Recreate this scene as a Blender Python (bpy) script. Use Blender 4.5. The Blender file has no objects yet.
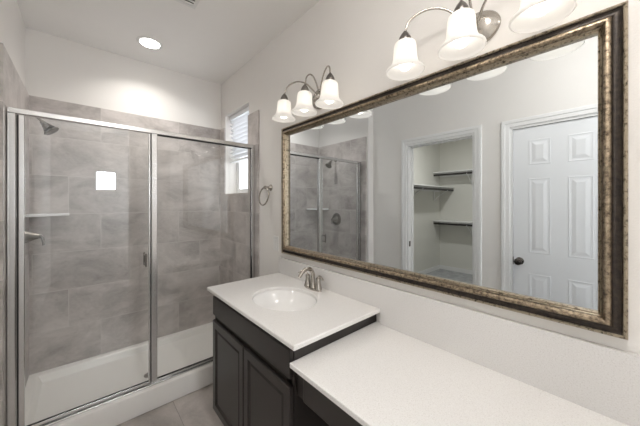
import bpy, bmesh, math, random
from mathutils import Vector, Matrix
random.seed(4)
S = bpy.context.scene
COL = S.collection
PI = math.pi

# ------------------------------------------------------------------ camera
cam = bpy.data.cameras.new('camera')
camo = bpy.data.objects.new('camera', cam); COL.objects.link(camo)
cam.sensor_width = 36; cam.lens = 268.06 / 640 * 36
cam.shift_y = -(213 - 202.75) / 640
cam.clip_start = 0.02
camo.location = (-1.163, 0, 1.4205)
camo.rotation_euler = (PI / 2, 0, -0.7245)
S.camera = camo
# ------------------------------------------------------------------ world, exposure, light levels
W = bpy.data.worlds.new('overcast_sky'); S.world = W; W.use_nodes = True
W.node_tree.nodes['Background'].inputs[0].default_value = (0.80, 0.90, 1.0, 1)
W.node_tree.nodes['Background'].inputs[1].default_value = 1.5
S.view_settings.view_transform = 'Standard'
S.view_settings.look = 'None'
S.view_settings.exposure = 0.36
S.view_settings.gamma = 1
S.cycles.use_denoising = True
S.cycles.max_bounces = 10
S.cycles.diffuse_bounces = 6
S.cycles.glossy_bounces = 6
S.cycles.transmission_bounces = 6
S.cycles.transparent_max_bounces = 16
S.cycles.sample_clamp_indirect = 4
FILL_CAN_POWER = 4.0        # added fill can behind the camera
SHOWER_CAN = 4.0
REAR_WINDOW_GLOW = 36.0  # pane boosted past daylight as added frontal fill for the shower
FILL_DOME_GLOW = 27.0
CLOSET_FILL_CAN = 15.0
BULB_POWER = 0.09
FILL_PANE_GLOW = 6.0       # added unseen fill pane behind the camera, standing in for daylight
SHOWER_WINDOW_GLOW = 1.7

# ------------------------------------------------------------------ room numbers
CEIL = 2.748
YB = 2.99          # back wall of shower
XL = -1.487        # left wall of shower
XO = -1.584        # opposite (door) wall
YEND = -2.30       # wall behind camera
WT = 0.115
TILE_TOP = 2.235

# ------------------------------------------------------------------ materials
def new_mat(name):
    m = bpy.data.materials.new(name); m.use_nodes = True
    n = m.node_tree.nodes; l = m.node_tree.links
    b = n['Principled BSDF']
    return m, n, l, b

def bump(n, l, b, scale, strength, dist=0.002, detail=3):
    tc = n.new('ShaderNodeTexCoord')
    t = n.new('ShaderNodeTexNoise'); t.inputs['Scale'].default_value = scale; t.inputs['Detail'].default_value = detail
    bp = n.new('ShaderNodeBump'); bp.inputs['Strength'].default_value = strength; bp.inputs['Distance'].default_value = dist
    l.new(tc.outputs['Object'], t.inputs['Vector']); l.new(t.outputs['Fac'], bp.inputs['Height']); l.new(bp.outputs[0], b.inputs['Normal'])
    return t

def plain(name, col, rough=0.5, metal=0.0, bs=None, bst=0.2, var=0.0):
    m, n, l, b = new_mat(name)
    b.inputs['Base Color'].default_value = (*col, 1); b.inputs['Roughness'].default_value = rough
    b.inputs['Metallic'].default_value = metal
    tc = n.new('ShaderNodeTexCoord')
    t = n.new('ShaderNodeTexNoise'); t.inputs['Scale'].default_value = 9; l.new(tc.outputs['Object'], t.inputs['Vector'])
    mx = n.new('ShaderNodeMix'); mx.data_type = 'RGBA'
    mx.inputs[6].default_value = (*[c * (1 - var) for c in col], 1); mx.inputs[7].default_value = (*[min(1, c * (1 + var)) for c in col], 1)
    l.new(t.outputs['Fac'], mx.inputs[0]); l.new(mx.outputs[2], b.inputs['Base Color'])
    if bs: bump(n, l, b, bs, bst)
    return m

M = {}
M['wall'] = plain('wall_paint', (0.785, 0.762, 0.735), 0.85, bs=170, bst=0.35, var=0.01)
M['ceiling'] = plain('ceiling_paint', (0.88, 0.865, 0.845), 0.9, bs=120, bst=0.4, var=0.01)
M['closet_wall'] = plain('closet_paint', (0.70, 0.695, 0.65), 0.85, bs=150, bst=0.3, var=0.01)
M['trim'] = plain('white_trim_paint', (0.80, 0.80, 0.795), 0.35)
M['door'] = plain('white_door_paint', (0.80, 0.815, 0.835), 0.35)
M['pan'] = plain('white_acrylic', (0.83, 0.81, 0.78), 0.28)
M['porcelain'] = plain('porcelain', (0.86, 0.85, 0.84), 0.10)
M['nickel'] = plain('brushed_nickel', (0.46, 0.43, 0.39), 0.24, 1.0)
M['darknickel'] = plain('aged_nickel', (0.21, 0.195, 0.18), 0.32, 1.0)
M['chrome'] = plain('satin_aluminium', (0.66, 0.655, 0.65), 0.24, 1.0)
M['gasket'] = plain('black_gasket', (0.02, 0.02, 0.02), 0.5)
M['espresso'] = plain('espresso_wood', (0.023, 0.019, 0.017), 0.30, var=0.12)
M['dark'] = plain('near_black_backing', (0.012, 0.010, 0.010), 0.6)
M['plastic'] = plain('white_plastic', (0.78, 0.775, 0.76), 0.35)
M['rod'] = plain('dark_bronze_rod', (0.035, 0.032, 0.032), 0.4, 0.3)
M['knob'] = plain('dark_nickel_knob', (0.14, 0.125, 0.115), 0.22, 1.0)
M['carpet'] = plain('grey_carpet', (0.40, 0.41, 0.42), 0.95, bs=90, bst=0.9, var=0.35)
M['slat'] = plain('white_blind_slat', (0.84, 0.85, 0.87), 0.5)
M['shelfwhite'] = plain('white_ceramic', (0.80, 0.80, 0.80), 0.25)

def quartz(name='white_quartz', k=1.0):
    m, n, l, b = new_mat(name)
    tc = n.new('ShaderNodeTexCoord')
    t = n.new('ShaderNodeTexNoise'); t.inputs['Scale'].default_value = 260; t.inputs['Detail'].default_value = 2
    r = n.new('ShaderNodeValToRGB')
    r.color_ramp.elements[0].position = 0.34; r.color_ramp.elements[0].color = (0.69, 0.67, 0.65, 1)
    r.color_ramp.elements[1].position = 0.44; r.color_ramp.elements[1].color = (0.765, 0.75, 0.735, 1)
    e = r.color_ramp.elements.new(0.62); e.color = (0.775, 0.76, 0.745, 1)
    e = r.color_ramp.elements.new(0.70); e.color = (0.82, 0.81, 0.80, 1)
    l.new(tc.outputs['Object'], t.inputs['Vector']); l.new(t.outputs['Fac'], r.inputs[0]); l.new(r.outputs[0], b.inputs['Base Color'])
    b.inputs['Roughness'].default_value = 0.22
    for e in r.color_ramp.elements: e.color = (*[c * k for c in e.color[:3]], 1)
    return m
M['quartz'] = quartz(k=1.04); M['quartz_shaded'] = quartz('speckled_quartz_shaded', 0.90)  # second one: same quartz, greyed for the weaker light on the upright strip

def tile_mat(name, ua, va, u0, v0, lit, drk, shift=-0.2033, groutc=(0.58, 0.55, 0.525), tw=0.61, th=0.305, rough=0.35):
    """large concrete-look porcelain tiles laid in a one-third offset"""
    m, n, l, b = new_mat(name)
    g = n.new('ShaderNodeNewGeometry'); sp = n.new('ShaderNodeSeparateXYZ'); l.new(g.outputs['Position'], sp.inputs[0])
    def mth(op, a, bb=None, c=None):
        x = n.new('ShaderNodeMath'); x.operation = op
        for i, v in enumerate((a, bb, c)):
            if v is None: continue
            if isinstance(v, (int, float)): x.inputs[i].default_value = v
            else: l.new(v, x.inputs[i])
        return x.outputs[0]
    U = sp.outputs[ua]; V = sp.outputs[va]
    vv = mth('DIVIDE', mth('SUBTRACT', V, v0), th)
    row = mth('FLOOR', vv); fv = mth('FRACT', vv)
    uu = mth('DIVIDE', mth('SUBTRACT', mth('SUBTRACT', U, u0), mth('MULTIPLY', row, shift)), tw)
    colm = mth('FLOOR', uu); fu = mth('FRACT', uu)
    du = mth('MULTIPLY', mth('MINIMUM', fu, mth('SUBTRACT', 1.0, fu)), tw)
    dv = mth('MULTIPLY', mth('MINIMUM', fv, mth('SUBTRACT', 1.0, fv)), th)
    d = mth('MINIMUM', du, dv)
    mask = mth('LESS_THAN', d, 0.0018)
    cb = n.new('ShaderNodeCombineXYZ'); l.new(colm, cb.inputs[0]); l.new(row, cb.inputs[1])
    wn = n.new('ShaderNodeTexWhiteNoise'); l.new(cb.outputs[0], wn.inputs['Vector'])
    # streaky cloud pattern, offset per tile
    sc = n.new('ShaderNodeVectorMath'); sc.operation = 'SCALE'; sc.inputs['Scale'].default_value = 7.0
    l.new(wn.outputs['Color'], sc.inputs[0])
    cc = n.new('ShaderNodeCombineXYZ'); l.new(mth('MULTIPLY', U, 0.7), cc.inputs[0]); l.new(V, cc.inputs[1])
    ad = n.new('ShaderNodeVectorMath'); l.new(cc.outputs[0], ad.inputs[0]); l.new(sc.outputs[0], ad.inputs[1])
    n1 = n.new('ShaderNodeTexNoise'); n1.inputs['Scale'].default_value = 4.5; n1.inputs['Detail'].default_value = 7; n1.inputs['Roughness'].default_value = 0.62
    n1.inputs['Distortion'].default_value = 0.6
    l.new(ad.outputs[0], n1.inputs['Vector'])
    n2 = n.new('ShaderNodeTexNoise'); n2.inputs['Scale'].default_value = 70; n2.inputs['Detail'].default_value = 3
    l.new(ad.outputs[0], n2.inputs['Vector'])
    f = mth('ADD', mth('ADD', mth('MULTIPLY', n1.outputs['Fac'], 0.85), mth('MULTIPLY', n2.outputs['Fac'], 0.15)), mth('MULTIPLY', mth('SUBTRACT', wn.outputs['Value'], 0.5), 0.07))
    r = n.new('ShaderNodeValToRGB')
    r.color_ramp.elements[0].position = 0.30; r.color_ramp.elements[0].color = (*drk, 1)
    r.color_ramp.elements[1].position = 0.66; r.color_ramp.elements[1].color = (*lit, 1)
    l.new(f, r.inputs[0])
    mx = n.new('ShaderNodeMix'); mx.data_type = 'RGBA'
    l.new(mask, mx.inputs[0]); l.new(r.outputs[0], mx.inputs[6]); mx.inputs[7].default_value = (*groutc, 1)
    l.new(mx.outputs[2], b.inputs['Base Color'])
    b.inputs['Roughness'].default_value = rough
    bp = n.new('ShaderNodeBump'); bp.inputs['Strength'].default_value = 0.3; bp.inputs['Distance'].default_value = 0.001; bp.invert = True
    l.new(mask, bp.inputs['Height']); l.new(bp.outputs[0], b.inputs['Normal'])
    return m
LT, DK = (0.62, 0.575, 0.55), (0.30, 0.272, 0.257)
M['tile_back'] = tile_mat('shower_tile_back', 0, 2, -1.045 + 6 * 0.2033, 0.11, LT, DK)
M['tile_side'] = tile_mat('shower_tile_side', 1, 2, 2.35, 0.11, LT, DK)
M['tile_floor'] = tile_mat('floor_tile', 1, 0, 1.55, -0.68, (0.56, 0.51, 0.48), (0.33, 0.30, 0.28), groutc=(0.26, 0.24, 0.22))

def aged(name, hi, lo, p0, p1, rough=0.32, metal=0.9, scale=70):
    m, n, l, b = new_mat(name)
    tc = n.new('ShaderNodeTexCoord')
    t = n.new('ShaderNodeTexNoise'); t.inputs['Scale'].default_value = scale; t.inputs['Detail'].default_value = 6; t.inputs['Roughness'].default_value = 0.65
    r = n.new('ShaderNodeValToRGB')
    r.color_ramp.elements[0].position = p0; r.color_ramp.elements[0].color = (*lo, 1)
    r.color_ramp.elements[1].position = p1; r.color_ramp.elements[1].color = (*hi, 1)
    l.new(tc.outputs['Object'], t.inputs['Vector']); l.new(t.outputs['Fac'], r.inputs[0]); l.new(r.outputs[0], b.inputs['Base Color'])
    b.inputs['Roughness'].default_value = rough; b.inputs['Metallic'].default_value = metal
    bp = n.new('ShaderNodeBump'); bp.inputs['Strength'].default_value = 0.35; bp.inputs['Distance'].default_value = 0.001
    l.new(t.outputs['Fac'], bp.inputs['Height']); l.new(bp.outputs[0], b.inputs['Normal'])
    return m
M['gold'] = aged('mottled_antique_gold', (0.44, 0.355, 0.255), (0.06, 0.042, 0.028), 0.34, 0.60, 0.36, scale=85)
M['goldbead'] = aged('champagne_bead', (0.47, 0.40, 0.305), (0.07, 0.058, 0.038), 0.33, 0.50, 0.3, scale=90)
M['brown'] = aged('dark_bronze_cove', (0.055, 0.040, 0.029), (0.014, 0.010, 0.008), 0.35, 0.65, 0.38, 0.3)

def glass_pane():
    m = bpy.data.materials.new('clear_glass'); m.use_nodes = True
    n = m.node_tree.nodes; l = m.node_tree.links
    for x in list(n): n.remove(x)
    out = n.new('ShaderNodeOutputMaterial'); mix = n.new('ShaderNodeMixShader')
    tr = n.new('ShaderNodeBsdfTransparent'); tr.inputs[0].default_value = (0.985, 0.992, 0.99, 1)
    gl = n.new('ShaderNodeBsdfGlossy'); gl.inputs['Roughness'].default_value = 0.0; gl.inputs[0].default_value = (0.95, 0.97, 1, 1)
    fr = n.new('ShaderNodeFresnel'); g = n.new('ShaderNodeNewGeometry')
    mr = n.new('ShaderNodeMapRange'); mr.inputs[3].default_value = 1.5; mr.inputs[4].default_value = 1 / 1.5
    l.new(g.outputs['Backfacing'], mr.inputs[0]); l.new(mr.outputs[0], fr.inputs[0])
    l.new(fr.outputs[0], mix.inputs[0]); l.new(tr.outputs[0], mix.inputs[1]); l.new(gl.outputs[0], mix.inputs[2]); l.new(mix.outputs[0], out.inputs[0])
    return m
M['glass'] = glass_pane()

def mirror_mat():
    m = bpy.data.materials.new('silvered_mirror'); m.use_nodes = True
    n = m.node_tree.nodes; l = m.node_tree.links
    b = n['Principled BSDF']; b.inputs['Metallic'].default_value = 1; b.inputs['Roughness'].default_value = 0.0
    b.inputs['Base Color'].default_value = (0.84, 0.88, 0.905, 1)
    return m
M['mirror'] = mirror_mat()

def emit(name, col, strength):
    m = bpy.data.materials.new(name); m.use_nodes = True
    n = m.node_tree.nodes; l = m.node_tree.links
    b = n['Principled BSDF']
    b.inputs['Base Color'].default_value = (0.8, 0.8, 0.8, 1)
    b.inputs['Emission Color'].default_value = (*col, 1); b.inputs['Emission Strength'].default_value = strength
    return m
M['can_lens'] = emit('lit_lens', (1.0, 0.97, 0.92), 9)
M['dome'] = emit('fill_dome_glow', (1.0, 0.955, 0.905), FILL_DOME_GLOW)
M['bulb'] = emit('lit_bulb', (1.0, 0.95, 0.86), 2.5)
M['fill_pane'] = emit('added_fill_pane', (0.88, 0.94, 1.0), FILL_PANE_GLOW)
M['rear_window'] = emit('bright_rear_window', (0.88, 0.94, 1.0), REAR_WINDOW_GLOW)
M['shower_window'] = emit('bright_window_pane', (0.90, 0.95, 1.0), SHOWER_WINDOW_GLOW)

def shade_mat():
    m = bpy.data.materials.new('frosted_shade_glass'); m.use_nodes = True
    n = m.node_tree.nodes; l = m.node_tree.links
    for x in list(n): n.remove(x)
    out = n.new('ShaderNodeOutputMaterial')
    tl = n.new('ShaderNodeBsdfTranslucent'); tl.inputs[0].default_value = (0.85, 0.83, 0.80, 1)
    df = n.new('ShaderNodeBsdfPrincipled'); df.inputs['Base Color'].default_value = (0.85, 0.84, 0.83, 1); df.inputs['Roughness'].default_value = 0.3
    em = n.new('ShaderNodeEmission'); em.inputs[0].default_value = (1, 0.965, 0.91, 1); em.inputs[1].default_value = 0.11
    a = n.new('ShaderNodeMixShader'); a.inputs[0].default_value = 0.45
    l.new(tl.outputs[0], a.inputs[1]); l.new(df.outputs[0], a.inputs[2])
    s = n.new('ShaderNodeAddShader'); l.new(a.outputs[0], s.inputs[0]); l.new(em.outputs[0], s.inputs[1])
    l.new(s.outputs[0], out.inputs[0])
    return m
M['shade'] = shade_mat()

# ------------------------------------------------------------------ mesh helpers
def box(bm, x0, x1, y0, y1, z0, z1, bev=0.0, seg=2):
    r = bmesh.ops.create_cube(bm, size=1)
    vs = r['verts']
    for v in vs:
        v.co = Vector(((x0 + x1) / 2 + v.co.x * (x1 - x0), (y0 + y1) / 2 + v.co.y * (y1 - y0), (z0 + z1) / 2 + v.co.z * (z1 - z0)))
    if bev:
        es = list({e for v in vs for e in v.link_edges})
        bmesh.ops.bevel(bm, geom=es, offset=bev, segments=seg, affect='EDGES', profile=0.5)

def lathe(bm, prof, mat=None, seg=32, sx=1, sy=1, cap0=True, cap1=True, rib=0, ribamp=0):
    rings = []
    for (r, z) in prof:
        ring = []
        for k in range(seg):
            a = 2 * PI * k / seg
            rr = r * (1 + ribamp * math.cos(rib * a)) if rib else r
            p = Vector((rr * math.cos(a) * sx, rr * math.sin(a) * sy, z))
            if mat: p = mat @ p
            ring.append(bm.verts.new(p))
        rings.append(ring)
    for i in range(len(rings) - 1):
        for k in range(seg):
            bm.faces.new((rings[i][k], rings[i][(k + 1) % seg], rings[i + 1][(k + 1) % seg], rings[i + 1][k]))
    if cap0: bm.faces.new(rings[0])
    if cap1: bm.faces.new(rings[-1])

def tube(bm, pts, rad, seg=12, caps=True):
    pts = [Vector(p) for p in pts]
    rads = rad if isinstance(rad, (list, tuple)) else [rad] * len(pts)
    t0 = (pts[1] - pts[0]).normalized()
    up = Vector((0, 0, 1)) if abs(t0.z) < 0.9 else Vector((1, 0, 0))
    nrm = t0.cross(up).normalized(); rings = []
    for i, p in enumerate(pts):
        t = (pts[min(i + 1, len(pts) - 1)] - pts[max(i - 1, 0)]).normalized()
        nrm = (nrm - t * nrm.dot(t)).normalized(); bn = t.cross(nrm)
        rings.append([bm.verts.new(p + rads[i] * (math.cos(2 * PI * k / seg) * nrm + math.sin(2 * PI * k / seg) * bn)) for k in range(seg)])
    for i in range(len(rings) - 1):
        for k in range(seg):
            bm.faces.new((rings[i][k], rings[i][(k + 1) % seg], rings[i + 1][(k + 1) % seg], rings[i + 1][k]))
    if caps: bm.faces.new(rings[0]); bm.faces.new(rings[-1])

def spline(ctrl, n=8):
    P = [Vector(c) for c in ctrl]; P = [2 * P[0] - P[1]] + P + [2 * P[-1] - P[-2]]
    out = []
    for i in range(1, len(P) - 2):
        for k in range(n):
            t = k / n
            a, b, c, d = P[i - 1], P[i], P[i + 1], P[i + 2]
            out.append(0.5 * ((2 * b) + (-a + c) * t + (2 * a - 5 * b + 4 * c - d) * t * t + (-a + 3 * b - 3 * c + d) * t ** 3))
    out.append(P[-2]); return out

def obj(name, bm, mat, parent=None, smooth=False, ang=35, loc=None):
    bmesh.ops.recalc_face_normals(bm, faces=bm.faces[:])
    me = bpy.data.meshes.new(name); bm.to_mesh(me); bm.free()
    me.materials.append(M[mat] if isinstance(mat, str) else mat)
    if smooth:
        for p in me.polygons: p.use_smooth = True
        me.set_sharp_from_angle(angle=math.radians(ang))
    o = bpy.data.objects.new(name, me); COL.objects.link(o)
    if parent: o.parent = parent
    if loc: o.location = loc
    return o

def B(*boxes, bev=0.0, seg=2):
    bm = bmesh.new()
    for b in boxes: box(bm, *b, bev=bev, seg=seg)
    return bm

def struct(name, bm, mat, parent=None, **k):
    o = obj(name, bm, mat, parent, **k)
    if not parent: o['kind'] = 'structure'
    return o

def tag(o, label, cat, group=None, kind=None):
    o['label'] = label; o['category'] = cat
    if group: o['group'] = group
    if kind: o['kind'] = kind
    return o

def empty(name, loc, label, cat, group=None, rz=0):
    o = bpy.data.objects.new(name, None); COL.objects.link(o)
    o.location = loc; o.rotation_euler = (0, 0, rz); o.empty_display_size = 0.05
    return tag(o, label, cat, group)

def copy_tree(o, parent=None):
    c = o.copy(); COL.objects.link(c); c.parent = parent
    for ch in list(o.children): copy_tree(ch, c)
    return c

def AX(loc, d):
    """matrix taking +Z to direction d at loc"""
    return Matrix.Translation(Vector(loc)) @ Vector(d).to_track_quat('Z', 'Y').to_matrix().to_4x4()

# ================================================================== SETTING
struct('floor', B((-1.75, 0.10, YEND - 0.1, YB + 0.1, -0.12, 0.0)), 'tile_floor')
struct('floor_closet', B((-4.75, -1.75, 0.5, 2.75, -0.12, 0.0)), 'carpet')
struct('ceiling', B((-4.75, 0.15, YEND - 0.1, YB + 0.12, CEIL, CEIL + 0.1)), 'ceiling')
struct('wall_back', B((XL - 0.12, 0.12, YB, YB + 0.12, 0, CEIL)), 'wall')
# right wall with the shower window opening
WY0, WY1, WZ0, WZ1 = 2.315, 2.862, 1.515, 2.362
struct('wall_right', B((0, 0.16, YEND, WY0, 0, CEIL), (0, 0.16, WY1, YB + .12, 0, CEIL), (0, 0.16, WY0, WY1, 0, WZ0), (0, 0.16, WY0, WY1, WZ1, CEIL)), 'wall')
# shower left wall, steps back to the door wall
struct('wall_left', B((XO - 0.10, XL, 2.07, YB, 0, CEIL)), 'wall')
CY0, CY1, CZ = 0.925, 1.594, 2.056     # closet opening
DY0, DY1, DZ = -0.008, 0.637, 2.045    # door opening
struct('wall_opposite', B((XO - WT, XO, CY1, 2.07, 0, CEIL), (XO - WT, XO, CY0, CY1, CZ, CEIL), (XO - WT, XO, DY1, CY0, 0, CEIL),
                          (XO - WT, XO, DY0, DY1, DZ, CEIL), (XO - WT, XO, YEND, DY0, 0, CEIL)), 'wall')
# wall behind the camera with a small high window
RX0, RX1, RZ0, RZ1 = -0.985, -0.655, 1.66, 2.04
struct('wall_front', B((XO - WT, RX0, YEND - 0.12, YEND, 0, CEIL), (RX1, 0.16, YEND - 0.12, YEND, 0, CEIL), (RX0, RX1, YEND - 0.12, YEND, 0, RZ0), (RX0, RX1, YEND - 0.12, YEND, RZ1, CEIL)), 'wall')
struct('wall_baffle', B((-0.60, 0.0, -1.12, -1.0, 0, CEIL)), 'wall')  # added unseen wall, keeps the rear window out of the fixed pane's reflection
# closet shell
struct('wall_closet_back', B((-4.75, -4.63, 0.6, 2.75, 0, CEIL)), 'closet_wall')
struct('wall_closet_side', B((-4.63, XO - 0.10, 2.62, 2.75, 0, CEIL)), 'closet_wall')
struct('wall_closet_near', B((-4.63, XO - WT, 0.60, 0.72, 0, CEIL)), 'closet_wall')
struct('baseboard_closet_back', B((-4.63, -4.617, 0.72, 2.607, 0, 0.085), bev=0.003), 'trim')
struct('baseboard_closet_side', B((-4.63, XO - WT, 2.607, 2.62, 0, 0.085), bev=0.003), 'trim')
# tile cladding
TX = -0.012
struct('trim_1', B((TX, 0, 2.118, WY0, 0.02, TILE_TOP), (TX, 0, WY1, 2.98, 0.02, TILE_TOP), (TX, 0, WY0, WY1, 0.02, WZ0)), 'tile_side')
struct('trim_2', B((-1.468, 0, 2.98, YB, 0.02, TILE_TOP)), 'tile_back')
struct('trim_3', B((XL, -1.468, 2.098, YB, 0.02, TILE_TOP)), 'tile_side')
# casings
def casing(name, y0, y1, z):
    w = 0.062; t = 0.016
    bm = bmesh.new()
    # profile swept with mitred corners: (offset outward, thickness)
    prof = [(0.0, 0.0), (0.0, 0.009), (0.004, 0.011), (0.030, 0.012), (0.036, 0.016), (0.058, 0.016), (w, 0.012), (w, 0.0)]
    path = [(y1, 0.0, 1, 0), (y1, z, 1, 1), (y0, z, -1, 1), (y0, 0.0, -1, 0)]
    rings = []
    for (y, zz, sy, sz) in path:
        rings.append([bm.verts.new((XO + tt, y + sy * o, zz + sz * o)) for (o, tt) in prof])
    for i in range(3):
        for k in range(len(prof) - 1):
            bm.faces.new((rings[i][k], rings[i][k + 1], rings[i + 1][k + 1], rings[i + 1][k]))
    # jamb lining
    box(bm, XO - WT - 0.002, XO + 0.001, y1 - 0.018, y1, 0, z)
    box(bm, XO - WT - 0.002, XO + 0.001, y0, y0 + 0.018, 0, z)
    box(bm, XO - WT - 0.002, XO + 0.001, y0 + 0.018, y1 - 0.018, z - 0.018, z)
    box(bm, XO - 0.085, XO - 0.05, y1 - 0.028, y1 - 0.018, 0, z - 0.018)
    box(bm, XO - 0.085, XO - 0.05, y0 + 0.018, y0 + 0.028, 0, z - 0.018)
    box(bm, XO - 0.085, XO - 0.05, y0 + 0.028, y1 - 0.028, z - 0.028, z - 0.018)
    return struct(name, bm, 'trim')
cas = casing('trim_4', CY0 - 0.012, CY1 + 0.012, CZ + 0.012)
casing('trim_5', DY0, DY1, DZ + 0.012)
obj('strike_plate', B((XO - 0.045, XO - 0.015, CY1 - 0.0075, CY1 - 0.005, 0.93, 0.99)), 'gasket', cas)
# six panel door
door = struct('door_1', B((XO - 0.048, XO - 0.010, DY0 + 0.021, DY1 - 0.021, 0.008, DZ - 0.009)), 'door')
def door_panel(y0, y1, z0, z1):
    """sunken moulding with raised field, mesh sits on door face"""
    bm = bmesh.new(); xf = XO - 0.010
    loops = [(0.0, 0.0003), (0.006, 0.0026), (0.013, 0.0010), (0.022, 0.0007), (0.045, 0.0052), (0.050, 0.0054)]
    rs = []
    for (i, h) in loops:
        rs.append([bm.verts.new((xf + h, y, z)) for (y, z) in ((y0 + i, z0 + i), (y1 - i, z0 + i), (y1 - i, z1 - i), (y0 + i, z1 - i))])
    for a, b in zip(rs, rs[1:]):
        for k in range(4): bm.faces.new((a[k], a[(k + 1) % 4], b[(k + 1) % 4], b[k]))
    bm.faces.new(rs[-1])
    # back faces so the moulding is a closed solid
    bm.faces.new(list(reversed(rs[0])))
    return bm
PW = 0.140
for y0 in (0.134, 0.371):
    for (z0, z1) in ((1.728, 1.933), (1.012, 1.620), (0.24, 0.845)):
        obj('door_panel', door_panel(y0, y0 + PW, z0, z1), 'door', door)
bm = bmesh.new()
lathe(bm, [(0.0, 0.0), (0.031, 0.0), (0.031, 0.004), (0.026, 0.009), (0.012, 0.012), (0.011, 0.03), (0.016, 0.036), (0.026, 0.046), (0.028, 0.056), (0.024, 0.066), (0.010, 0.070), (0.0005, 0.0705)],
      AX((XO - 0.010, 0.572, 0.935), (1, 0, 0)), 28, cap0=False)
k = obj('door_knob', bm, 'knob', door, smooth=True, ang=50)
obj('latch_plate', B((XO - 0.0105, XO - 0.004, DY1 - 0.0245, DY1 - 0.0205, 0.90, 0.965)), 'darknickel', door)
obj('door_slab_backing', B((XO - 0.115, XO - 0.10, DY0 + 0.018, DY1 - 0.018, 0.0, DZ)), 'dark', door)

# shower window
win = struct('window_1', B((0.125, 0.16, WY0, WY0 + 0.03, WZ0, WZ1), (0.125, 0.16, WY1 - 0.03, WY1, WZ0, WZ1), (0.125, 0.16, WY0 + .03, WY1 - .03, WZ0, WZ0 + 0.03), (0.125, 0.16, WY0 + .03, WY1 - .03, WZ1 - 0.03, WZ1)), 'trim')
obj('window_sash', B((0.132, 0.150, WY0 + .03, WY0 + .055, WZ0 + .03, WZ1 - .03), (0.132, 0.150, WY1 - .055, WY1 - .03, WZ0 + .03, WZ1 - .03), (0.132, 0.150, WY0 + .055, WY1 - .055, WZ0 + .03, WZ0 + .055),
                     (0.132, 0.150, WY0 + .055, WY1 - .055, WZ1 - .055, WZ1 - .03), (0.132, 0.150, WY0 + .055, WY1 - .055, 1.925, 1.95)), 'trim', win)
obj('window_pane', B((0.140, 0.144, WY0 + .055, WY1 - .055, WZ0 + .055, 1.925), (0.140, 0.144, WY0 + .055, WY1 - .055, 1.95, WZ1 - .055)), 'shower_window', win)
# rear window
w2 = struct('window_2', B((RX0, RX0 + .02, YEND - .09, YEND - .05, RZ0, RZ1), (RX1 - .02, RX1, YEND - .09, YEND - .05, RZ0, RZ1), (RX0 + .02, RX1 - .02, YEND - .09, YEND - .05, RZ0, RZ0 + .02), (RX0 + .02, RX1 - .02, YEND - .09, YEND - .05, RZ1 - .02, RZ1)), 'trim')
obj('window_pane', B((RX0 + .02, RX1 - .02, YEND - .075, YEND - .07, RZ0 + .02, RZ1 - .02)), 'rear_window', w2)
# added unseen fill light shaped as a window, right wall behind the camera
w3 = struct('added_fill_window', B((-0.02, 0, -2.20, -2.15, 0.95, 2.15), (-0.02, 0, -1.25, -1.2, 0.95, 2.15), (-0.02, 0, -2.15, -1.25, 0.95, 1.0), (-0.02, 0, -2.15, -1.25, 2.1, 2.15)), 'trim')
obj('window_pane', B((-0.008, -0.004, -2.15, -1.25, 1.0, 2.1)), 'fill_pane', w3)

# ================================================================== LIGHT CANS
def can(name, x, y, power, label, group=None, spread=None):
    o = empty(name, (x, y, CEIL), label, 'ceiling light', group)
    bm = bmesh.new()
    lathe(bm, [(0.070, -0.002), (0.074, -0.006), (0.088, -0.006), (0.094, -0.003), (0.095, 0.0), (0.070, 0.0)], None, 40, cap0=False, cap1=False)
    obj('trim_ring', bm, 'plastic', o, smooth=True)
    bm = bmesh.new(); lathe(bm, [(0.0005, -0.004), (0.050, -0.004), (0.072, -0.001)], None, 40, cap0=True, cap1=False)
    obj('lens', bm, 'can_lens', o)
    L = bpy.data.lights.new(name + '_light', 'AREA'); L.shape = 'DISK'; L.size = 0.14; L.energy = power; L.color = (1, 0.965, 0.92)
    L.spread = math.radians(spread or 180)
    lo = bpy.data.objects.new('lamp_glow', L); COL.objects.link(lo); lo.parent = o; lo.location = (0, 0, -0.008)
    lo.visible_camera = True
    return o
can('recessed_ceiling_light', -0.745, 2.604, SHOWER_CAN, 'round recessed ceiling light glowing above the shower', spread=130)
dm = empty('dome_ceiling_light', (-0.85, 0.0, CEIL), 'added unseen white fill dome on the ceiling above the camera', 'ceiling light')  # added dome, stands in for light bounced off ceiling and walls
bm = bmesh.new(); lathe(bm, [(0.15, 0.0), (0.185, 0.0), (0.185, -0.018), (0.178, -0.024), (0.15, -0.024)], None, 48, cap0=False, cap1=False)
obj('base_ring', bm, 'nickel', dm, smooth=True)
bm = bmesh.new(); lathe(bm, [(0.176, -0.018)] + [(0.172 * math.cos(a), -0.024 - 0.095 * math.sin(a)) for a in [PI / 2 * i / 10 for i in range(10)]] + [(0.002, -0.119)], None, 48, cap0=False)
obj('fill_dome', bm, 'dome', dm, smooth=True)
can('recessed_ceiling_light', -0.80, -1.10, FILL_CAN_POWER, 'added unseen round fill light behind the camera near the rear window')  # added out of view to brighten the room
can('recessed_ceiling_light', -3.1, 1.65, CLOSET_FILL_CAN, 'added unseen round fill light inside the walk-in closet')  # added out of view to brighten the closet

# ceiling vent
v = empty('ceiling_vent', (-0.665, 1.812, CEIL), 'white slotted ceiling vent cut off by top edge of photo', 'vent')
bm = B((-0.075, 0.075, -0.125, -0.105, -0.008, 0), (-0.075, 0.075, 0.105, 0.125, -0.008, 0), (-0.075, -0.055, -0.105, 0.105, -0.008, 0), (0.055, 0.075, -0.105, 0.105, -0.008, 0))
obj('vent_frame', bm, 'plastic', v)
bm = bmesh.new()
for i in range(7): box(bm, -0.055, 0.055, -0.096 + i * 0.03, -0.080 + i * 0.03, -0.007, -0.004)
obj('slats', bm, 'plastic', v)
obj('duct_dark_sheet', B((-0.055, 0.055, -0.105, 0.105, -0.002, -0.0005)), 'dark', v)  # black sheet paints the shade inside the duct, no real hole

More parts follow.
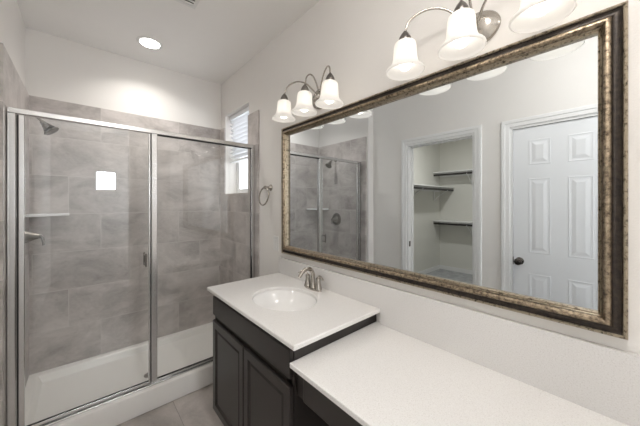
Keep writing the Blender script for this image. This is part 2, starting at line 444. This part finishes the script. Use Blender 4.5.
# ================================================================== SHOWER PAN
p = empty('shower_pan', (-0.74, 2.55, 0), 'white acrylic shower pan with a raised curb on the tile floor', 'shower pan')
def P0(bm):
    bmesh.ops.translate(bm, verts=bm.verts[:], vec=(0.74, -2.55, 0)); return bm
bm = bmesh.new()
X0, X1, Y0, Y1 = -1.467, -0.013, 2.132, 2.979
box(bm, X0, X1, Y0, Y0 + 0.11, 0.0, 0.150, bev=0.010, seg=3)
# tray: ledge, slope, floor
lo = [(X0, X1, Y0 + .10, Y1, 0.0), (X0, X1, Y0 + .10, Y1, 0.115), (X0 + .045, X1 - .045, Y0 + .10, Y1 - .045, 0.113), (X0 + .055, X1 - .055, Y0 + .105, Y1 - .055, 0.106),
      (X0 + .075, X1 - .075, Y0 + .125, Y1 - .075, 0.062), (X0 + .10, X1 - .10, Y0 + .15, Y1 - .10, 0.052), (-0.82, -0.70, 2.45, 2.55, 0.046)]
rs = [[bm.verts.new(c) for c in ((a, c_, z), (b, c_, z), (b, d, z), (a, d, z))] for (a, b, c_, d, z) in lo]
for a, b in zip(rs, rs[1:]):
    for q in range(4): bm.faces.new((a[q], a[(q + 1) % 4], b[(q + 1) % 4], b[q]))
bm.faces.new(rs[-1])
obj('pan_tray', P0(bm), 'pan', p, smooth=True, ang=25)
bm = bmesh.new(); lathe(bm, [(0.0005, 0.0), (0.036, 0.0), (0.041, -0.002), (0.041, -0.006), (0.0005, -0.006)], Matrix.Translation((-0.762, 2.50, 0.054)), 28)
obj('drain_cover', P0(bm), 'chrome', p, smooth=True)

# ================================================================== SHOWER ENCLOSURE
YS = 2.187
en = empty('shower_enclosure', (-0.74, YS, 0.15), 'framed clear glass shower enclosure with satin silver rails standing on white curb', 'shower enclosure')
def E0(bm):
    bmesh.ops.translate(bm, verts=bm.verts[:], vec=(0.74, -YS, -0.15)); return bm
HX0, HX1 = -1.466, -0.014
ZH0, ZH1 = 1.903, 1.932
obj('header_rail', E0(B((HX0, HX1, YS - 0.022, YS + 0.022, ZH0, ZH1), bev=0.003)), 'chrome', en)
obj('wall_jamb', E0(B((HX0, -1.434, YS - 0.020, YS + 0.020, 0.151, ZH0), bev=0.003)), 'chrome', en)
obj('wall_jamb', E0(B((-0.044, HX1, YS - 0.020, YS + 0.020, 0.151, ZH0), (-0.047, -0.044, YS - 0.006, YS + 0.006, 0.17, ZH0 - 0.002))), 'chrome', en)
obj('centre_post', E0(B((-0.806, -0.770, YS - 0.020, YS + 0.020, 0.178, ZH0), bev=0.003)), 'chrome', en)
bm = B((HX0, HX1, YS - 0.026, YS + 0.024, 0.1505, 0.162), (-0.806, HX1, YS - 0.014, YS + 0.014, 0.162, 0.178), (-1.434, -0.806, YS + 0.006, YS + 0.022, 0.162, 0.176), bev=0.002)
obj('bottom_rail', E0(bm), 'chrome', en)
obj('fixed_glass', E0(B((-0.769, -0.046, YS - 0.003, YS + 0.003, 0.179, ZH0 - 0.001))), 'glass', en)
obj('glass_seal', E0(B((-0.770, -0.0475, YS - 0.007, YS - 0.0035, ZH0 - 0.010, ZH0 - 0.0005), (-0.770, -0.0475, YS - 0.007, YS - 0.0035, 0.1785, 0.185), (-0.0535, -0.0475, YS - 0.007, YS - 0.0035, 0.186, ZH0 - 0.011))), 'gasket', en)
YD = YS - 0.006
dr = obj('swing_door_frame', E0(B((-1.424, -1.402, YD - 0.012, YD + 0.012, 0.170, ZH0 - 0.004), (-0.822, -0.811, YD - 0.010, YD + 0.010, 0.170, ZH0 - 0.004),
                        (-1.402, -0.822, YD - 0.010, YD + 0.010, 0.170, 0.186), bev=0.002)), 'chrome', en)
dr['label'] = 'narrow silver frame of the hinged shower door'
obj('door_glass', E0(B((-1.4015, -0.8225, YD - 0.003, YD + 0.003, 0.1865, ZH0 - 0.003))), 'glass', dr)
obj('door_seal', E0(B((-1.432, -1.4255, YD - 0.004, YD + 0.004, 0.170, ZH0 - 0.004), (-1.4015, -0.8225, YD - 0.0095, YD - 0.0035, 0.1865, 0.192), (-0.8105, -0.8068, YD - 0.004, YD + 0.004, 0.17, ZH0 - 0.004))), 'gasket', dr)
bm = bmesh.new()
box(bm, -0.846, -0.836, YD - 0.040, YD - 0.030, 0.985, 1.075, bev=0.003)
box(bm, -0.845, -0.837, YD - 0.030, YD - 0.003, 0.995, 1.003); box(bm, -0.845, -0.837, YD - 0.030, YD - 0.003, 1.057, 1.065)
box(bm, -0.846, -0.836, YD + 0.030, YD + 0.040, 0.985, 1.075, bev=0.003)
box(bm, -0.845, -0.837, YD + 0.003, YD + 0.030, 0.995, 1.003); box(bm, -0.845, -0.837, YD + 0.003, YD + 0.030, 1.057, 1.065)
obj('door_handle', E0(bm), 'darknickel', dr)

# ================================================================== SHOWER FITTINGS
XT = -1.468
sh = empty('shower_head', (XT, 2.62, 2.008), 'brushed nickel shower head on bent arm high on left tile wall', 'shower head')
bm = bmesh.new(); lathe(bm, [(0.0005, 0.0), (0.028, 0.0), (0.027, 0.004), (0.016, 0.010), (0.012, 0.012)], AX((0, 0, 0), (1, 0, 0)), 24, cap0=False)
obj('wall_flange', bm, 'darknickel', sh, smooth=True, ang=50)
bm = bmesh.new(); tube(bm, spline([(0.004, 0, 0), (0.04, 0, 0.001), (0.072, 0, -0.010), (0.100, 0, -0.036)]), 0.008)
obj('shower_arm', bm, 'darknickel', sh, smooth=True, ang=60)
HS = 1.15
hd = Vector((0.62, -0.10, -0.78)).normalized(); h0 = Vector((0.095, 0, -0.032))
bm = bmesh.new(); lathe(bm, [(0.010, 0.0), (0.013, 0.004), (0.014, 0.010), (0.012, 0.014), (0.016, 0.018), (0.021, 0.032), (0.026, 0.046), (0.030, 0.053), (0.025, 0.056)], AX(h0, hd) @ Matrix.Scale(HS, 4), 28)
obj('spray_body', bm, 'darknickel', sh, smooth=True, ang=40)
bm = bmesh.new(); lathe(bm, [(0.018, 0.056), (0.018, 0.062), (0.038, 0.065), (0.040, 0.069), (0.036, 0.073), (0.0005, 0.073)], AX(h0, hd) @ Matrix.Scale(HS, 4), 28)
obj('spray_face', bm, 'darknickel', sh, smooth=True, ang=40)

va = empty('shower_valve', (XT, 2.60, 1.196), 'round nickel shower valve with lever handle on left tile wall', 'shower valve')
bm = bmesh.new(); lathe(bm, [(0.0005, 0.0), (0.083, 0.0), (0.082, 0.005), (0.070, 0.010), (0.045, 0.013), (0.0005, 0.014)], AX((0, 0, 0), (1, 0, 0)), 36, cap0=False)
obj('escutcheon', bm, 'darknickel', va, smooth=True, ang=50)
bm = bmesh.new(); lathe(bm, [(0.046, 0.012), (0.044, 0.022), (0.032, 0.042), (0.023, 0.062), (0.017, 0.080), (0.014, 0.094), (0.007, 0.100)], AX((0, 0, 0), (1, 0, 0)), 28)
obj('valve_hub', bm, 'darknickel', va, smooth=True, ang=50)
bm = bmesh.new(); tube(bm, spline([(0.078, 0, 0.002), (0.092, -0.006, 0.001), (0.103, -0.014, -0.014), (0.107, -0.018, -0.038), (0.110, -0.020, -0.062)]), [0.011] * 8 + [0.010] * 8 + [0.0085] * 8 + [0.0075] * 8 + [0.008], 12)
obj('lever', bm, 'darknickel', va, smooth=True, ang=60)

# corner shelf
bm = bmesh.new(); R = 0.225; pts = [(0, 0)] + [(R * math.cos(a) ** 1.0, -R * math.sin(a)) for a in [PI / 2 * i / 10 for i in range(11)]]
pts = [(0, 0), (R, 0), (R, -0.02), (0.02, -R), (0, -R)]
vb = [bm.verts.new((x, y, 0)) for x, y in pts]; f = bm.faces.new(vb)
ex = bmesh.ops.extrude_face_region(bm, geom=[f]); bmesh.ops.translate(bm, verts=[g for g in ex['geom'] if isinstance(g, bmesh.types.BMVert)], vec=(0, 0, 0.02))
bmesh.ops.bevel(bm, geom=bm.edges[:], offset=0.003, segments=2, affect='EDGES')
tag(obj('corner_shelf', bm, 'shelfwhite', loc=(XT, 2.98, 1.318)), 'white corner soap shelf fixed in the left rear corner of the shower', 'shelf')

# window blind
bl = empty('window_blind', (0.065, (WY0 + WY1) / 2, WZ1), 'white slatted blind drawn halfway over the small shower window', 'window blind')
hw = (WY1 - WY0) / 2 - 0.012
obj('head_rail', B((-0.022, 0.022, -hw, hw, -0.045, -0.002), bev=0.003), 'slat', bl)
for i in range(10):
    bm = bmesh.new(); box(bm, -0.024, 0.024, -hw + 0.004, hw - 0.004, -0.0015, 0.0015)
    bmesh.ops.rotate(bm, verts=bm.verts[:], cent=(0, 0, 0), matrix=Matrix.Rotation(math.radians(28), 3, 'Y'))
    bmesh.ops.translate(bm, verts=bm.verts[:], vec=(0, 0, -0.075 - i * 0.042))
    obj('slat', bm, 'slat', bl)
obj('bottom_rail', B((-0.024, 0.024, -hw + 0.004, hw - 0.004, -0.505, -0.485), bev=0.003), 'slat', bl)
for s in (-.6, .6): obj('ladder_cord', B((-0.026, -0.025, hw * s, hw * s + .003, -0.49, -0.045)), 'slat', bl)

# ================================================================== VANITY (sink side)
VX = -0.535; VY0, VY1 = 0.862, 1.712
vc = empty('vanity_cabinet', (-0.27, 1.305, 0), 'dark espresso two-door vanity cabinet under the sink', 'cabinet')
def V0(bm):
    bmesh.ops.translate(bm, verts=bm.verts[:], vec=(0.27, -1.305, 0)); return bm
bm = B((VX, -0.003, VY0, VY0 + 0.018, 0.10, 0.856), (VX, -0.003, VY1 - 0.018, VY1, 0.10, 0.856), (VX, -0.003, VY0 + .018, VY1 - .018, 0.10, 0.118), (-0.021, -0.003, VY0 + .018, VY1 - .018, 0.118, 0.856),
       (VX, VX + .02, VY0 + .018, VY1 - .018, 0.815, 0.856), (VX, VX + .02, VY0 + .018, VY1 - .018, 0.690, 0.735), (VX, VX + .02, VY0 + .018, VY0 + .05, 0.118, 0.815),
       (VX, VX + .02, VY1 - .05, VY1 - .018, 0.118, 0.815), (VX, VX + .02, VY0 + .05, VY1 - .05, 0.118, 0.16), (VX, VX + .02, 1.26, 1.29, 0.16, 0.69), (VX + 0.07, VX + .09, VY0, VY1, 0, 0.10))
obj('carcass', V0(bm), 'espresso', vc)
obj('false_drawer_front', V0(B((VX - .019, VX - .001, VY0 + .006, VY1 - .012, 0.724, 0.838), bev=0.004)), 'espresso', vc)
def panel_door(y0, y1, z0, z1, x):
    """frame and sunken panel, front faces -x, back plane at x"""
    bm = bmesh.new(); t = 0.019
    loops = [(0, 0), (0, t - 0.004), (0.004, t), (0.042, t), (0.047, t - 0.008), (0.053, t - 0.011), (0.058, t - 0.011), (0.066, t - 0.006)]
    rs = [[bm.verts.new((x - h, y, z)) for (y, z) in ((y0 + i, z0 + i), (y1 - i, z0 + i), (y1 - i, z1 - i), (y0 + i, z1 - i))] for (i, h) in loops]
    for a, b in zip(rs, rs[1:]):
        for q in range(4): bm.faces.new((a[q], a[(q + 1) % 4], b[(q + 1) % 4], b[q]))
    bm.faces.new(rs[-1]); bm.faces.new(list(reversed(rs[0])))
    return bm
obj('cabinet_door', V0(panel_door(1.277, VY1 - .012, 0.135, 0.690, VX - 0.001)), 'espresso', vc)
obj('cabinet_door', V0(panel_door(VY0 + .006, 1.269, 0.135, 0.690, VX - 0.001)), 'espresso', vc)

# sink countertop with oval cutout
ct = empty('sink_countertop', (-0.28, 1.30, 0.856), 'white quartz countertop with oval undermount basin on taller vanity cabinet', 'countertop')
CX_, CY_, AXR, AYR = -0.294, 1.292, 0.166, 0.212
bm = bmesh.new()
x0, x1, y0, y1 = -0.562, -0.002, 0.828, 1.780
zt, zb = 0.876, 0.8565
N = 64
def rect_pt(a):
    dx, dy = math.cos(a), math.sin(a)
    ts = []
    if dx > 1e-9: ts.append((x1 - CX_) / dx)
    if dx < -1e-9: ts.append((x0 - CX_) / dx)
    if dy > 1e-9: ts.append((y1 - CY_) / dy)
    if dy < -1e-9: ts.append((y0 - CY_) / dy)
    t = min(ts); return (CX_ + dx * t, CY_ + dy * t)
angs = sorted([2 * PI * k / N for k in range(N)] + [math.atan2(yy - CY_, xx - CX_) % (2 * PI) for xx in (x0, x1) for yy in (y0, y1)])
def ring(fn, z): return [bm.verts.new((*fn(a), z)) for a in angs]
def inset(d):
    def fn(a):
        X, Y = rect_pt(a)
        return (min(max(X, x0 + d), x1 - d) if d else X, min(max(Y, y0 + d), y1 - d) if d else Y)
    return fn
def ell(d):
    def fn(a):
        t = math.atan2(math.sin(a) / (AYR), math.cos(a) / (AXR)); return (CX_ + (AXR + d) * math.cos(t), CY_ + (AYR + d) * math.sin(t))
    return fn
rr = [ring(ell(0), zb), ring(ell(0), zt - .004), ring(ell(0.004), zt), ring(inset(0.004), zt), ring(inset(0), zt - .004), ring(inset(0), zb), ring(ell(0), zb)]
for a, b in zip(rr, rr[1:]):
    for q in range(len(angs)): bm.faces.new((a[q], a[(q + 1) % len(angs)], b[(q + 1) % len(angs)], b[q]))
bmesh.ops.remove_doubles(bm, verts=bm.verts[:], dist=1e-5)
bmesh.ops.translate(bm, verts=bm.verts[:], vec=(0.28, -1.30, -0.856))
obj('slab', bm, 'quartz', ct, smooth=True, ang=30)
bm = bmesh.new()
prof = [(1.06, 0.8555), (1.03, 0.8555), (1.01, 0.850), (0.97, 0.835), (0.90, 0.805), (0.78, 0.772), (0.60, 0.748), (0.38, 0.737), (0.14, 0.733)]
rs = [[bm.verts.new((CX_ + AXR * s * math.cos(2 * PI * q / 48), CY_ + AYR * s * math.sin(2 * PI * q / 48), z)) for q in range(48)] for s, z in prof]
for a, b in zip(rs, rs[1:]):
    for q in range(48): bm.faces.new((a[q], a[(q + 1) % 48], b[(q + 1) % 48], b[q]))
bm.faces.new(rs[-1])
bmesh.ops.translate(bm, verts=bm.verts[:], vec=(0.28, -1.30, -0.856))
bs = obj('basin', bm, 'porcelain', ct, smooth=True, ang=60)
bm = bmesh.new(); lathe(bm, [(0.0005, 0.004), (0.012, 0.004), (0.020, 0.002), (0.024, 0.0)], Matrix.Translation((CX_ + .28, CY_ - 1.30, 0.7335 - 0.856)), 24)
obj('drain', bm, 'nickel', bs, smooth=True)

# low counter
LZ = 0.797
tag(obj('low_countertop', B((-0.560, -0.002, -0.74, 0.8615, LZ - 0.020, LZ), bev=0.003), 'quartz'), 'long white quartz countertop at lower level nearest the camera', 'countertop')
# backsplash
tag(obj('backsplash', B((-0.0195, -0.001, 0.8287, 1.780, 0.8765, 0.997)), 'quartz_shaded'), 'pale quartz backsplash strip behind the faucet on the taller sink countertop', 'backsplash')
tag(obj('backsplash', B((-0.0195, -0.001, -0.74, 0.8285, LZ + .0005, 0.997)), 'quartz_shaded'), 'long tall pale backsplash strip behind the lower countertop, under mirror', 'backsplash')

# low vanity base
lv = empty('makeup_vanity_base', (-0.27, 0.2, 0), 'dark espresso drawer base under the lower white countertop', 'cabinet')
def L0(bm):
    bmesh.ops.translate(bm, verts=bm.verts[:], vec=(0.27, -0.2, 0)); return bm
bm = B((VX + .012, VX + .032, -0.72, 0.860, 0.655, 0.776), (VX + .032, -0.003, -0.72, -0.70, 0.0, 0.776), (-0.021, -0.003, -0.70, 0.855, 0.0, 0.776))
obj('apron_rail', L0(bm), 'espresso', lv)
obj('drawer_front', L0(B((VX - .006, VX + .0115, -0.62, 0.800, 0.668, 0.762), bev=0.004)), 'espresso', lv)

# ================================================================== FAUCET
fa = empty('sink_faucet', (-0.072, 1.300, 0.876), 'brushed nickel two-handle faucet standing behind the oval basin', 'faucet')
bm = bmesh.new()
lathe(bm, [(0.0005, 0), (1.0, 0), (1.0, 0.006), (0.93, 0.012), (0.0005, 0.014)], Matrix.Diagonal((0.026, 0.078, 1, 1)), 36, cap0=False)
obj('base_plate', bm, 'nickel', fa, smooth=True, ang=50)
for s in (-1, 1):
    bm = bmesh.new(); lathe(bm, [(0.024, 0.010), (0.022, 0.018), (0.017, 0.036), (0.0135, 0.062), (0.0145, 0.078), (0.010, 0.084), (0.0005, 0.086)], Matrix.Translation((0, s * 0.052, 0)), 24)
    h = obj('handle_body', bm, 'nickel', fa, smooth=True, ang=50)
    bm = bmesh.new(); tube(bm, spline([(0, s * 0.052, 0.078), (-0.006, s * 0.068, 0.092), (-0.014, s * 0.092, 0.094), (-0.022, s * 0.122, 0.082)]), [0.008] * 9 + [0.0065] * 8 + [0.005] * 8, 12)
    obj('lever', bm, 'nickel', h, smooth=True, ang=60)
bm = bmesh.new(); lathe(bm, [(0.024, 0.010), (0.020, 0.020), (0.016, 0.045), (0.0145, 0.075)], None, 24)
obj('spout_column', bm, 'nickel', fa, smooth=True, ang=50)
bm = bmesh.new(); sp = spline([(0, 0, 0.070), (-0.001, 0, 0.095), (-0.018, 0, 0.124), (-0.048, 0, 0.133), (-0.080, 0, 0.122), (-0.108, 0, 0.092)])
tube(bm, sp, [0.0145 - 0.0045 * i / (len(sp) - 1) for i in range(len(sp))], 16)
obj('spout', bm, 'nickel', fa, smooth=True, ang=60)

# ================================================================== MIRROR
MY0, MY1, MZ0, MZ1 = -0.010, 1.722, 1.038, 1.983
mi = empty('framed_mirror', (-0.001, (MY0 + MY1) / 2, MZ0), 'wide wall mirror in mottled antique gold and dark bronze frame', 'mirror')
def frame_part(prof, close=True):
    bm = bmesh.new()
    cs = [(MY0, MZ0, 1, 1), (MY1, MZ0, -1, 1), (MY1, MZ1, -1, -1), (MY0, MZ1, 1, -1)]
    rings = [[bm.verts.new((-h * (1.25 if h > 0.003 else 1), y + sy * w, z + sz * w)) for (w, h) in prof] for (y, z, sy, sz) in cs]
    m_ = len(prof)
    for i in range(4):
        a, b = rings[i], rings[(i + 1) % 4]
        for q in range(m_): bm.faces.new((a[q], a[(q + 1) % m_], b[(q + 1) % m_], b[q]))
    bmesh.ops.translate(bm, verts=bm.verts[:], vec=(0.001, -(MY0 + MY1) / 2, -MZ0))
    return bm
obj('frame_cove', frame_part([(0.010, 0.002), (0.0105, 0.024), (0.014, 0.0215), (0.019, 0.0205), (0.024, 0.0215), (0.029, 0.025), (0.031, 0.029), (0.031, 0.002)]), 'brown', mi, smooth=True, ang=40)
obj('frame_outer_bead', frame_part([(0, 0.002), (0, 0.022), (0.0015, 0.0255), (0.0045, 0.027), (0.008, 0.026), (0.010, 0.0235), (0.010, 0.002)]), 'goldbead', mi, smooth=True, ang=40)
obj('frame_crown', frame_part([(0.031, 0.002), (0.031, 0.029), (0.033, 0.0335), (0.038, 0.036), (0.043, 0.0355), (0.047, 0.032), (0.0495, 0.026), (0.0495, 0.002)]), 'gold', mi, smooth=True, ang=40)
obj('frame_inner_bead', frame_part([(0.0495, 0.002), (0.0495, 0.024), (0.0515, 0.0265), (0.0535, 0.024), (0.0545, 0.020), (0.0565, 0.022), (0.0585, 0.020), (0.0595, 0.015), (0.0595, 0.002)]), 'goldbead', mi, smooth=True, ang=30)
bm = B((-0.012, -0.002, MY0 + .0595, MY1 - .0595, MZ0 + .0595, MZ1 - .0595))
bmesh.ops.translate(bm, verts=bm.verts[:], vec=(0.001, -(MY0 + MY1) / 2, -MZ0))
obj('mirror_glass', bm, 'mirror', mi)

# ================================================================== VANITY LIGHTS
def vanity_light(yc, label):
    t = empty('vanity_light', (0, yc, 2.105), label, 'wall light', 'three-light fixtures above the mirror')
    bm = bmesh.new()
    lathe(bm, [(0.0005, 0.0), (1.0, 0.001), (1.0, 0.006), (0.93, 0.013), (0.80, 0.016), (0.74, 0.022), (0.5, 0.028), (0.0005, 0.030)],
          Matrix(((0, 0, -1, -0.001), (0.088, 0, 0, 0), (0, 0.068, 0, -0.008), (0, 0, 0, 1))), 40, cap0=False)
    obj('wall_plate', bm, 'nickel', t, smooth=True, ang=40)
    bm = bmesh.new(); lathe(bm, [(0.020, 0.026), (0.017, 0.036), (0.010, 0.046), (0.0005, 0.050)], AX((0, 0, 0), (-1, 0, 0)), 24)
    obj('hub', bm, 'nickel', t, smooth=True, ang=50)
    for s in (-1, 0, 1):
        px, py = -0.140, s * 0.225
        ctop = 0.040
        if s:
            ctrl = [(-0.024, s * 0.016, 0.004), (-0.045, s * 0.040, 0.045), (-0.070, s * 0.090, 0.096), (-0.100, s * 0.150, 0.112), (-0.130, s * 0.205, 0.086), (px, py, ctop)]
        else:
            ctrl = [(-0.024, 0, 0.010), (-0.042, 0, 0.060), (-0.070, 0, 0.104), (-0.100, 0, 0.116), (-0.130, 0, 0.090), (px, 0, ctop)]
        bm = bmesh.new(); tube(bm, spline(ctrl), 0.0048, 10)
        obj('arm', bm, 'nickel', t, smooth=True, ang=60)
        bm = bmesh.new(); lathe(bm, [(0.0045, 0.044), (0.009, 0.038), (0.017, 0.028), (0.024, 0.014), (0.026, 0.002), (0.026, -0.004), (0.0005, -0.004)], Matrix.Translation((px, py, 0)), 28)
        obj('socket_cap', bm, 'darknickel', t, smooth=True, ang=50)
        bm = bmesh.new()
        outer = [(0.024, 0.0), (0.036, -0.002), (0.0425, -0.008), (0.0455, -0.020), (0.047, -0.045), (0.049, -0.068), (0.0525, -0.086), (0.059, -0.099), (0.068, -0.109), (0.0755, -0.115), (0.0785, -0.121), (0.0775, -0.127)]
        inner = [(r - 0.003, z - 0.001) for r, z in reversed(outer)]
        inner[0] = (0.0745, -0.128)
        lathe(bm, outer + inner, Matrix.Translation((px, py, -0.004)), 56, cap0=False, cap1=False, rib=28, ribamp=0.006)
        sd = obj('glass_shade', bm, 'shade', t, smooth=True, ang=70)
        bm = bmesh.new(); lathe(bm, [(0.012, -0.020), (0.013, -0.040), (0.020, -0.058), (0.0265, -0.076), (0.027, -0.086), (0.023, -0.098), (0.014, -0.106), (0.0005, -0.109)], Matrix.Translation((px, py, 0)), 24)
        obj('bulb', bm, 'bulb', sd, smooth=True, ang=60)
        L = bpy.data.lights.new('bulb_glow', 'POINT'); L.energy = BULB_POWER; L.color = (1, 0.94, 0.85); L.shadow_soft_size = 0.026
        lo = bpy.data.objects.new('bulb_glow', L); COL.objects.link(lo); lo.parent = t; lo.location = (px, py, -0.098)
        lo.visible_camera = True
    return t
far = vanity_light(1.297, 'brushed nickel three-shade vanity light above the far left end of the mirror, beside the shower')
far.rotation_euler = (0.05, 0, 0)   # hangs slightly askew
vanity_light(0.387, 'brushed nickel three-shade vanity light at top of photo, above right half of mirror')

# ================================================================== TOWEL RING, OUTLET
tr = empty('towel_ring', (0, 1.925, 1.545), 'brushed nickel towel ring on wall between shower and mirror', 'towel ring')
bm = bmesh.new(); lathe(bm, [(0.0005, 0.0), (0.026, 0.0), (0.026, 0.005), (0.018, 0.012), (0.012, 0.020), (0.010, 0.045), (0.014, 0.052), (0.012, 0.062), (0.0005, 0.066)], AX((0, 0, 0), (-1, 0, 0)), 28, cap0=False)
obj('mount_post', bm, 'nickel', tr, smooth=True, ang=50)
bm = bmesh.new(); rc = [(-0.056 - 0.010 * (1 - math.cos(a)), 0.072 * math.sin(a), -0.072 + 0.072 * math.cos(a)) for a in [2 * PI * i / 40 for i in range(41)]]
tube(bm, rc, 0.0058, 10)
obj('ring', bm, 'nickel', tr, smooth=True, ang=60)
ol = empty('wall_outlet', (0, 1.842, 1.095), 'white rocker outlet plate on wall beside the mirror frame', 'outlet')
obj('cover_plate', B((-0.006, 0, -0.036, 0.036, -0.058, 0.058), bev=0.002), 'plastic', ol)
obj('socket_insert', B((-0.009, -0.0062, -0.017, 0.017, -0.034, 0.034), bev=0.001), 'plastic', ol)

# ================================================================== CLOSET SHELVES
def closet_shelf(loc, length, rz, label, brs, name='closet_shelf'):
    """runs along local +x; wall behind at local +y=0; depth toward -y"""
    t = empty(name, loc, label, 'closet shelf', 'closet shelves with rods', rz)
    obj('shelf_board', B((0, length, -0.305, -0.0005, 0, 0.018), (0, length, -0.0185, -0.0005, -0.07, 0), bev=0.001), 'trim', t)
    bm = bmesh.new(); tube(bm, [(0.002, -0.275, -0.045), (length - 0.002, -0.275, -0.045)], 0.018, 14)
    obj('hanging_rod', bm, 'rod', t, smooth=True, ang=60)
    for b in brs:
        bm = bmesh.new()
        box(bm, b - .012, b + .012, -0.295, -0.02, -0.012, -0.0005)
        box(bm, b - .012, b + .012, -0.030, -0.019, -0.26, -0.012)
        tube(bm, [(b, -0.028, -0.25), (b, -0.10, -0.18), (b, -0.255, -0.075), (b, -0.275, -0.068)], 0.008, 8)
        tube(bm, [(b, -0.275 + 0.024 * math.cos(a), -0.045 + 0.024 * math.sin(a)) for a in [PI + PI * i / 10 for i in range(11)]], 0.006, 8)
        obj('bracket', bm, 'trim', t)
    return t
# back wall: local -y -> world +x ; rz = +90deg: local x -> +y, local y -> -x
closet_shelf((-4.63, 0.722, 2.035), 1.895, PI / 2, 'upper white closet shelf with dark rod, seen in mirror on the rear wall', (0.3, 1.25))
closet_shelf((-4.63, 0.722, 1.035), 1.895, PI / 2, 'lower white closet shelf with dark rod at waist height, seen in mirror', (0.3, 1.25))
closet_shelf((-4.628, 2.62, 1.722), 2.92, 0, 'middle white closet shelf with dark rod, seen in mirror on the closet side wall', (0.30, 1.3, 2.3))
